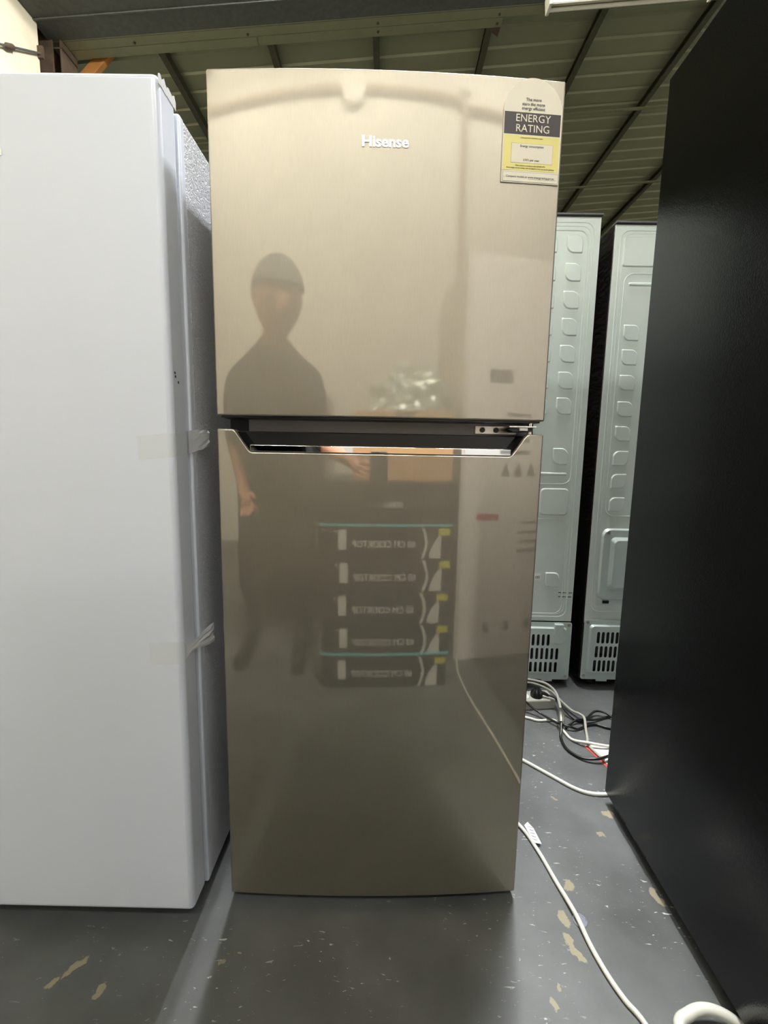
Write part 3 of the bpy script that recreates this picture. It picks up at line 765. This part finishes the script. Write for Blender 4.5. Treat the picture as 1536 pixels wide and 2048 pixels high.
cord('electric_cable', [(.40, 1.475, .0405), (.440, 1.437, .0405), (.478, 1.408, .0405), (.505, 1.388, .024), (.530, 1.366, .0150), (.562, 1.324, .0140), (.598, 1.303, .0130), (.625, 1.304, .005), (.659, 1.324, .005), (.693, 1.330, .005), (.724, 1.314, .005), (.80, 1.29, .005)], .0036, 'cord_black', 'black cord crossing in front of the power board, then under the white cord')
cord('electric_cable', [(.588, 1.310, .0036), (.602, 1.323, .0045), (.634, 1.340, .0135), (.662, 1.343, .0135), (.70, 1.352, .008), (.757, 1.376, .005), (.83, 1.40, .005)], .0034, 'cord_black', 'short black cord from the silver cord joint past the loops')
t = empty('electric_cable', (.575, 1.34, 0), label='grey cord arching over the power board, joined to black cord by silver sleeve', cat='cord')
cord('cord', rel(t, [(.44, 1.56, .030), (.50, 1.548, .042), (.545, 1.530, .048), (.590, 1.500, .050), (.603, 1.446, .049), (.592, 1.384, .046), (.584, 1.348, .041)]), .0042, 'cord_grey', None, parent=t)
MB().tube(rel(t, [(.586, 1.354, .0415), (.582, 1.342, .0395), (.571, 1.312, .0320), (.567, 1.300, .0290)]), [.006, .0105, .0105, .007], 14).build('sleeve', 'bracket', t, smooth=True)
cord('cord', rel(t, [(.568, 1.302, .029), (.560, 1.280, .017), (.550, 1.252, .0055), (.550, 1.203, .0045), (.577, 1.165, .0070), (.616, 1.154, .0145), (.647, 1.163, .0150), (.70, 1.195, .005)]), .0042, 'cord_black', None, parent=t)
cord('electric_cable', [(.44, 1.575, .006), (.50, 1.567, .018), (.560, 1.545, .026), (.604, 1.497, .026), (.628, 1.440, .014), (.642, 1.395, .012), (.654, 1.365, .019), (.656, 1.335, .0235), (.644, 1.296, .013), (.634, 1.262, .0058), (.622, 1.222, .0058), (.636, 1.160, .0058)], .004, 'cord_grey', 'pale grey cord lying under the arching grey cord, ending at the leaflet')
cord('electric_cable', [(.42, 1.375, .0045), (.478, 1.362, .0045), (.510, 1.347, .0045), (.545, 1.350, .0045), (.568, 1.345, .0045), (.574, 1.290, .0045), (.584, 1.250, .0050), (.618, 1.223, .0148), (.674, 1.216, .0100), (.74, 1.22, .006)], .0042, 'cord_white', 'white cord bending past the front of the power board to the leaflet')
lf = MB(); lfp = [(.608, 1.226), (.637, 1.240), (.705, 1.205), (.662, 1.105), (.634, 1.128)]
lf.add([(x, y, .0006) for x, y in lfp]+[(x, y, .0014) for x, y in lfp], [(4,3,2,1,0), (5,6,7,8,9)]+[(i, (i+1) % 5, (i+1) % 5+5, i+5) for i in range(5)])
lfo = empty('leaflet', (.65, 1.18, 0), label='white paper leaflet with a red edge lying by the black fridge', cat='leaflet')
for p in (lf,): p.v = [(x-.65, y-1.18, z) for x, y, z in p.v]
lf.build('sheet', 'paper', lfo)
ed = MB(); a = Vector((.608, 1.226)); b = Vector((.634, 1.128)); d = (b-a).normalized(); nn = Vector((-d.y, d.x))*.011
ed.add([(p.x-.65, p.y-1.18, z) for z in (.0013, .0019) for p in (a, b, b+nn, a+nn)], [(3,2,1,0), (4,5,6,7), (0,1,5,4), (1,2,6,5), (2,3,7,6), (3,0,4,7)])
ed.build('red_border', 'red_print', lfo)

# ------------------------------------------------------------------ what the stainless door mirrors: things around the photographer
def carton(name, x0, x1, y0, y1, z0, z1, mt, label, cat='box', group=None):
    t = empty(name, ((x0+x1)/2, (y0+y1)/2, z0), 0, label=label, cat=cat, group=group)
    hx, hy, h = (x1-x0)/2, (y1-y0)/2, z1-z0
    MB().box(-hx, hx, -hy, hy, 0, h).build('carton', mt, t, bevel=.003)
    return t, hx, hy, h
CX0, CX1, CY = -.23, .33, -.05
names = ['lowest', 'second lowest', 'middle', 'second highest', 'highest']
for k in range(5):
    t, hx, hy, h = carton('cooktop_carton', CX0+.006*(k % 2), CX1+.006*(k % 2), CY-.52, CY, .122*k, .122*k+.1215, 'carton_black',
                          'black cooktop carton, %s of the five mirrored in the stainless door' % names[k], group='stacked cooktop cartons')
    rot = (PI/2, 0, PI)
    text('print', '60 CM COOKTOP', .034, 'carton_print', t, (-.01, hy+.0006, h*.45), rot, bold=.0006)
    # white swooshes and yellow flash towards one end, specification panel at the other
    def face(name, mt, poly): 
        return MB().prism([(-x, z) for x, z in poly], hy, hy+.0009).build(name, mt, t)
    ar = [(-.150-.018*math.sin(PI*i/10), h*(.03+.94*i/10)) for i in range(11)]
    face('curved_stripe', 'carton_print', ar+[(x-.012, z) for x, z in reversed(ar)])
    ar = [(-.185-.05*(i/8)**2, h*(.03+.72*i/8)) for i in range(9)]
    face('swoosh', 'carton_print', [(-.238, h*.03)]+[(-.238, h*.75)]+[(x, z) for x, z in reversed(ar)])
    face('yellow_flash', 'carton_yellow', [(-.276, h*.72), (-.226, h*.72), (-.226, h*.93), (-.276, h*.93)])
    face('specification_panel', 'carton_print', rrect(.170, .205, h*.28, h*.88, .006))
    face('corner_mark', 'carton_print', rrect(.215, .222, h*.78, h*.86, .003))
for z in (.131, .612):
    st = MB(); st.box(CX0-.004, CX1+.010, CY-.524, CY+.0045, z-.004, z+.004)
    sto = empty('packing_strap', ((CX0+CX1)/2, CY-.26, z), label='teal packing strap round the cooktop cartons, the %s one' % ('lower' if z < .3 else 'upper'), cat='strap')
    mb = MB()
    for (xa, xb, ya, yb) in ((CX0-.004, CX1+.010, CY+.0012, CY+.0042), (CX0-.004, CX1+.010, CY-.524, CY-.521), (CX0-.004, CX0-.001, CY-.524, CY+.004), (CX1+.007, CX1+.010, CY-.524, CY+.004)):
        mb.box(xa-sto.location.x, xb-sto.location.x, ya-sto.location.y, yb-sto.location.y, -.004, .004)
    mb.build('band', 'teal_strap', sto)
t, hx, hy, h = carton('appliance_carton', -.25, .36, -.61, -.055, .6165, .765, 'carton_black', 'long black carton lying on top of the cooktop cartons')
text('print', 'STERLING', .028, 'carton_print', t, (0, hy+.0006, h*.45), (PI/2, 0, PI), bold=.0006)
t, hx, hy, h = carton('cardboard_box', -.10, .36, -.55, -.17, .765, 1.02, 'carton_brown', 'brown cardboard box resting on the long black carton')
MB().box(-hx, hx, hy, hy+.0012, h*.0, h*.02).build('bottom_edge', 'carton_brown', t)
MB().box(-hx+.002, hx-.002, -.03, .03, h, h+.0015).build('packing_tape', 'conduit', t)
MB().box(-.10, -.0, hy, hy+.001, h*.55, h*.85).build('shipping_sticker', 'paper', t)
# crumpled clear wrap lying on the box
bm = bmesh.new(); bmesh.ops.create_icosphere(bm, subdivisions=4, radius=1)
for v in bm.verts:
    nz = noise.noise(v.co*2.3)*.28+noise.noise(v.co*6)*.12
    v.co = Vector((v.co.x*.20*(1+nz), v.co.y*.15*(1+nz), max(-.02, v.co.z*.16*(1+nz))))
me = bpy.data.meshes.new('plastic_wrap'); bm.to_mesh(me); bm.free(); me.materials.append(M['bagfilm'])
o = bpy.data.objects.new('plastic_wrap', me); C.objects.link(o); o.location = (.17, -.32, 1.043)
tag(o, 'crumpled clear plastic wrap heaped on the brown cardboard box', 'plastic wrap')
t, hx, hy, h = carton('fridge_carton', .42, 1.04, -.86, -.24, 0, 1.62, 'carton_white', 'tall white appliance carton with printed handling symbols')
rot = (PI/2, 0, PI)
def mark(mt, poly): return MB().prism(poly, hy, hy+.0009).build('print', mt, t)
for k in range(4): mark('ink_grey', [(-.08-.03*(k % 2), 1.02-.05*k), (.05, 1.02-.05*k), (.05, 1.035-.05*k), (-.08-.03*(k % 2), 1.035-.05*k)])
for k in range(3): mark('ink_grey', [(-.10+.07*k, .78), (-.05+.07*k, .78), (-.075+.07*k, .84)])
for k in range(4): mark('ink_grey', [(.03-.02*(k % 2), .58-.04*k), (.16, .58-.04*k), (.16, .592-.04*k), (.03-.02*(k % 2), .592-.04*k)])
mark('red_print', [(-.22, .60), (-.10, .60), (-.10, .625), (-.22, .625)])
mark('ink_grey', [(-.18, 1.15), (-.06, 1.15), (-.06, 1.20), (-.18, 1.20)])
for k in range(3): mark('ink_grey', [(-.16+.12*k, .12), (-.13+.12*k, .12), (-.13+.12*k, .16), (-.16+.12*k, .16)])
df = empty('refrigerator', (-.66, -1.32, 0), 0, label='dark grey fridge standing behind the photographer, facing the white fridge', cat='fridge')
MB().box(-.32, .32, -.30, .30, .03, 1.20).build('cabinet', 'black_side', df, bevel=.003)
for z0, z1_ in ((.05, .78), (.786, 1.198)):
    dd = MB().box(-.32, .32, .312, .365, z0, z1_).build('door', 'dark_door', df, smooth=True, bevel=.008, seg=3)
    MB().box(-.31, .31, .300, .312, z0+.01, z1_-.01).build('gasket', 'rubber', dd)
    MB().box(.26, .28, .365, .39, z0+.2, z1_-.1).build('handle', 'bracket', dd, bevel=.005)
for x in (-.26, .26):
    for y in (-.25, .25): MB().tube([(x, y, 0), (x, y, .032)], [.02, .014], 12).build('foot', 'black_plastic', df, smooth=True)
# a conduit run with junction boxes on the cream wall
cd = empty('wall_conduit', (1.0, YB, 0), label='brown conduit run with round junction boxes on the cream wall', cat='conduit')
MB().tube(spline([(-3.3, .04, 3.72), (-2.2, .04, 3.80), (-1.2, .04, 3.84), (-.2, .04, 3.83), (.0, .04, 3.77)], 6), .03, 10).build('conduit_run', 'conduit', cd, smooth=True)
MB().tube([(.0, .04, 3.77), (.0, .04, .3)], .028, 10).build('conduit_drop', 'conduit', cd, smooth=True)
MB().tube(spline([(.0, .04, 3.77), (.5, .04, 3.76), (1.4, .04, 3.60)], 5), .028, 10).build('conduit_run', 'conduit', cd, smooth=True)
for x, z, r in ((-1.24, 3.84, .13), (-1.24, 4.05, .10), (.0, 3.93, .06)):
    MB().disc((x, .0, z), (0, 1, 0), r, .07, 24).build('junction_box', 'cream_wall', cd, smooth=True)

# ------------------------------------------------------------------ the photographer, bending towards the phone
def person():
    D = Vector((.0, .13, -.05))
    t = empty('person', (-.42, -.27, 0), label='person in a dark shirt, trousers and cap, bending forward to hold up a phone', cat='person')
    O = Vector((-.42, -.10, 0))          # the pose below is laid out .17 m ahead of where the person stands
    V = []; E_ = []; R_ = []; K = []
    def jt(p, r, kind, par=None):
        p = Vector(p)
        if kind in 'sk' and p.z > 1.0: p = p+D
        V.append(tuple(p-O)); R_.append(r); K.append(kind)
        if par is not None: E_.append((par, len(V)-1))
        return len(V)-1
    pel = jt((-.50, -.30, .80), (.145, .12), 't')
    w1 = jt((-.49, -.22, .95), (.135, .11), 's', pel)
    ch = jt((-.46, -.12, 1.10), (.155, .115), 's', w1)
    up_ = jt((-.43, -.03, 1.20), (.12, .10), 's', ch)
    nk = jt((-.41, .02, 1.27), (.055, .058), 'k', up_)
    hd = jt((-.395, .05, 1.31), (.055, .06), 'k', nk)
    for s in (-1, 1):
        hp = jt((-.50+s*.10, -.29, .74), (.095, .10), 't', pel)
        kn = jt((-.50+s*.13, -.09, .46), (.062, .066), 't', hp)
        cf = jt((-.50+s*.13, -.14, .28), (.055, .058), 't', kn)
        an = jt((-.50+s*.13, -.17, .10), (.040, .042), 't', cf)
        to = jt((-.50+s*.14, -.02, .045), (.042, .036), 'b', an)
        tt = jt((-.50+s*.145, .06, .036), (.034, .026), 'b', to)
    # arms: the right one reaches to the phone, the left one supports it from below
    for s, el_, wr in ((1, (-.25, -.02, .905), (-.120, .080, .838)), (-1, (-.70, -.10, .93), (-.62, -.02, .72))):
        sh = jt((-.44+s*.165, -.06, 1.15), (.066, .062), 's', up_)
        el2 = jt(el_, (.044, .044), 's', sh)
        mid = tuple((Vector(el_)+Vector(wr))/2)
        fa = jt(mid, (.036, .038), 'k', el2)
        w = jt(wr, (.026, .021), 'k', fa)
        dr = (Vector(wr)-Vector(el_)).normalized()
        pm = jt(Vector(wr)+dr*.05, (.034, .015), 'k', w)
        side = dr.cross(Vector((0, 1, 0))).normalized()
        for k in range(4):
            b0 = Vector(wr)+dr*.075+side*(.027-.018*k)
            ln = (.030, .036, .033, .026)[k]
            f1 = jt(b0, (.0095, .0095), 'k', pm)
            f2 = jt(b0+dr*ln*.8+Vector((0, .010, .004)), (.0085, .0085), 'k', f1)
            f3 = jt(b0+dr*ln*1.2+Vector((0, .028 if s < 0 else .005, .002)), (.0075, .0075), 'k', f2)
        th = jt(Vector(wr)+dr*.03+side*.034, (.011, .011), 'k', pm)
        t2 = jt(Vector(wr)+dr*.065+side*.048, (.009, .009), 'k', th)
    me = bpy.data.meshes.new('body'); me.from_pydata(V, E_, [])
    o = bpy.data.objects.new('body_src', me); C.objects.link(o)
    o.modifiers.new('skin', 'SKIN').use_smooth_shade = True
    for i, d in enumerate(me.skin_vertices[0].data): d.radius = R_[i]; d.use_root = (i == 0)
    o.modifiers.new('sub', 'SUBSURF').levels = 2
    dg = bpy.context.evaluated_depsgraph_get()
    m2 = bpy.data.meshes.new_from_object(o.evaluated_get(dg)); m2.name = 'body'
    bpy.data.objects.remove(o)
    m2.materials.clear()
    for x in ('skin', 'shirt', 'trousers', 'black_plastic'): m2.materials.append(M[x])
    idx = {'k': 0, 's': 1, 't': 2, 'b': 3}
    vv = [Vector(v) for v in V]
    for p in m2.polygons:
        best = min(range(len(vv)), key=lambda i: (vv[i]-p.center).length-max(R_[i])*.8)
        p.material_index = idx[K[best]]; p.use_smooth = True
    ob = bpy.data.objects.new('body', m2); C.objects.link(ob); ob.parent = t
    # head: one shaped mesh with brow, nose, chin and ears
    bm = bmesh.new(); bmesh.ops.create_uvsphere(bm, u_segments=32, v_segments=24, radius=1)
    for v in bm.verts:
        x, y, z = v.co
        w = .088*(1-.22*max(0, -z)**1.5); d = .098
        nx, ny, nz_ = x*w, y*d, z*.122
        if y > 0:
            nose = math.exp(-((x/.16)**2+((z+.12)/.17)**2))*.026
            brow = math.exp(-((z-.16)/.12)**2)*.006
            eye = -math.exp(-(((abs(x)-.36)/.14)**2+((z-.02)/.10)**2))*.010
            mouth = math.exp(-((x/.28)**2+((z+.48)/.06)**2))*.005
            chin = math.exp(-((x/.35)**2+((z+.82)/.16)**2))*.016
            ny += nose+brow+eye+mouth+chin
        v.co = (nx, ny, nz_)
    me = bpy.data.meshes.new('head'); bm.to_mesh(me); bm.free(); me.materials.append(M['skin'])
    for p in me.polygons: p.use_smooth = True
    hdm = Matrix.Translation(Vector((-.375, .085, 1.385))+D-O) @ Matrix.Rotation(-.45, 4, 'Z') @ Matrix.Rotation(-.40, 4, 'X')
    h = bpy.data.objects.new('head', me); C.objects.link(h); h.parent = t; h.matrix_local = hdm
    for s in (-1, 1):
        MB().tube([(s*.074, -.012, .02), (s*.084, -.010, .0), (s*.080, -.004, -.03)], [.010, .014, .008], 10).build('ear', 'skin', h, smooth=True)
        MB().tube([(s*.028, .085, .004), (s*.028, .090, .004)], [.012, .009], 12).build('eye', 'white_plastic', h, smooth=True)
        MB().tube([(s*.028, .0898, .004), (s*.028, .0915, .004)], [.005, .004], 10).build('iris', 'ink', h, smooth=True)
    MB().tube([(-.022, .0985, -.056), (0, .102, -.057), (.022, .0985, -.056)], [.002, .004, .002], 8).build('lips', 'red_print', h, smooth=True)
    bm = bmesh.new(); bmesh.ops.create_uvsphere(bm, u_segments=28, v_segments=18, radius=1)
    bmesh.ops.bisect_plane(bm, geom=bm.verts[:]+bm.edges[:]+bm.faces[:], plane_co=(0, 0, .22), plane_no=(0, -.25, 1), clear_inner=True)
    for v in bm.verts: v.co = (v.co.x*.097, v.co.y*.112, v.co.z*.122)
    me = bpy.data.meshes.new('cap'); bm.to_mesh(me); bm.free(); me.materials.append(M['hair'])
    for p in me.polygons: p.use_smooth = True
    cp = bpy.data.objects.new('cap', me); C.objects.link(cp); cp.parent = h
    sm = cp.modifiers.new('t', 'SOLIDIFY'); sm.thickness = .004; sm.offset = 1
    return t
person()
ph = empty('smartphone', (.012, -.0145, .795), 0, label='black smartphone held up between the person and the stainless fridge', cat='phone')
ph.rotation_euler = (.1313, 0, 0)
MB().prism(rrect(-.036, .036, -.075, .075, .010), -.004, .004).build('case', 'black_plastic', ph, bevel=.0015)
MB().prism(rrect(-.033, .033, -.072, .072, .008), -.0046, -.0040).build('screen', 'black_gloss', ph)
MB().prism(rrect(-.031, .006, .034, .072, .006), .004, .0055).build('camera_plate', 'black_gloss', ph)
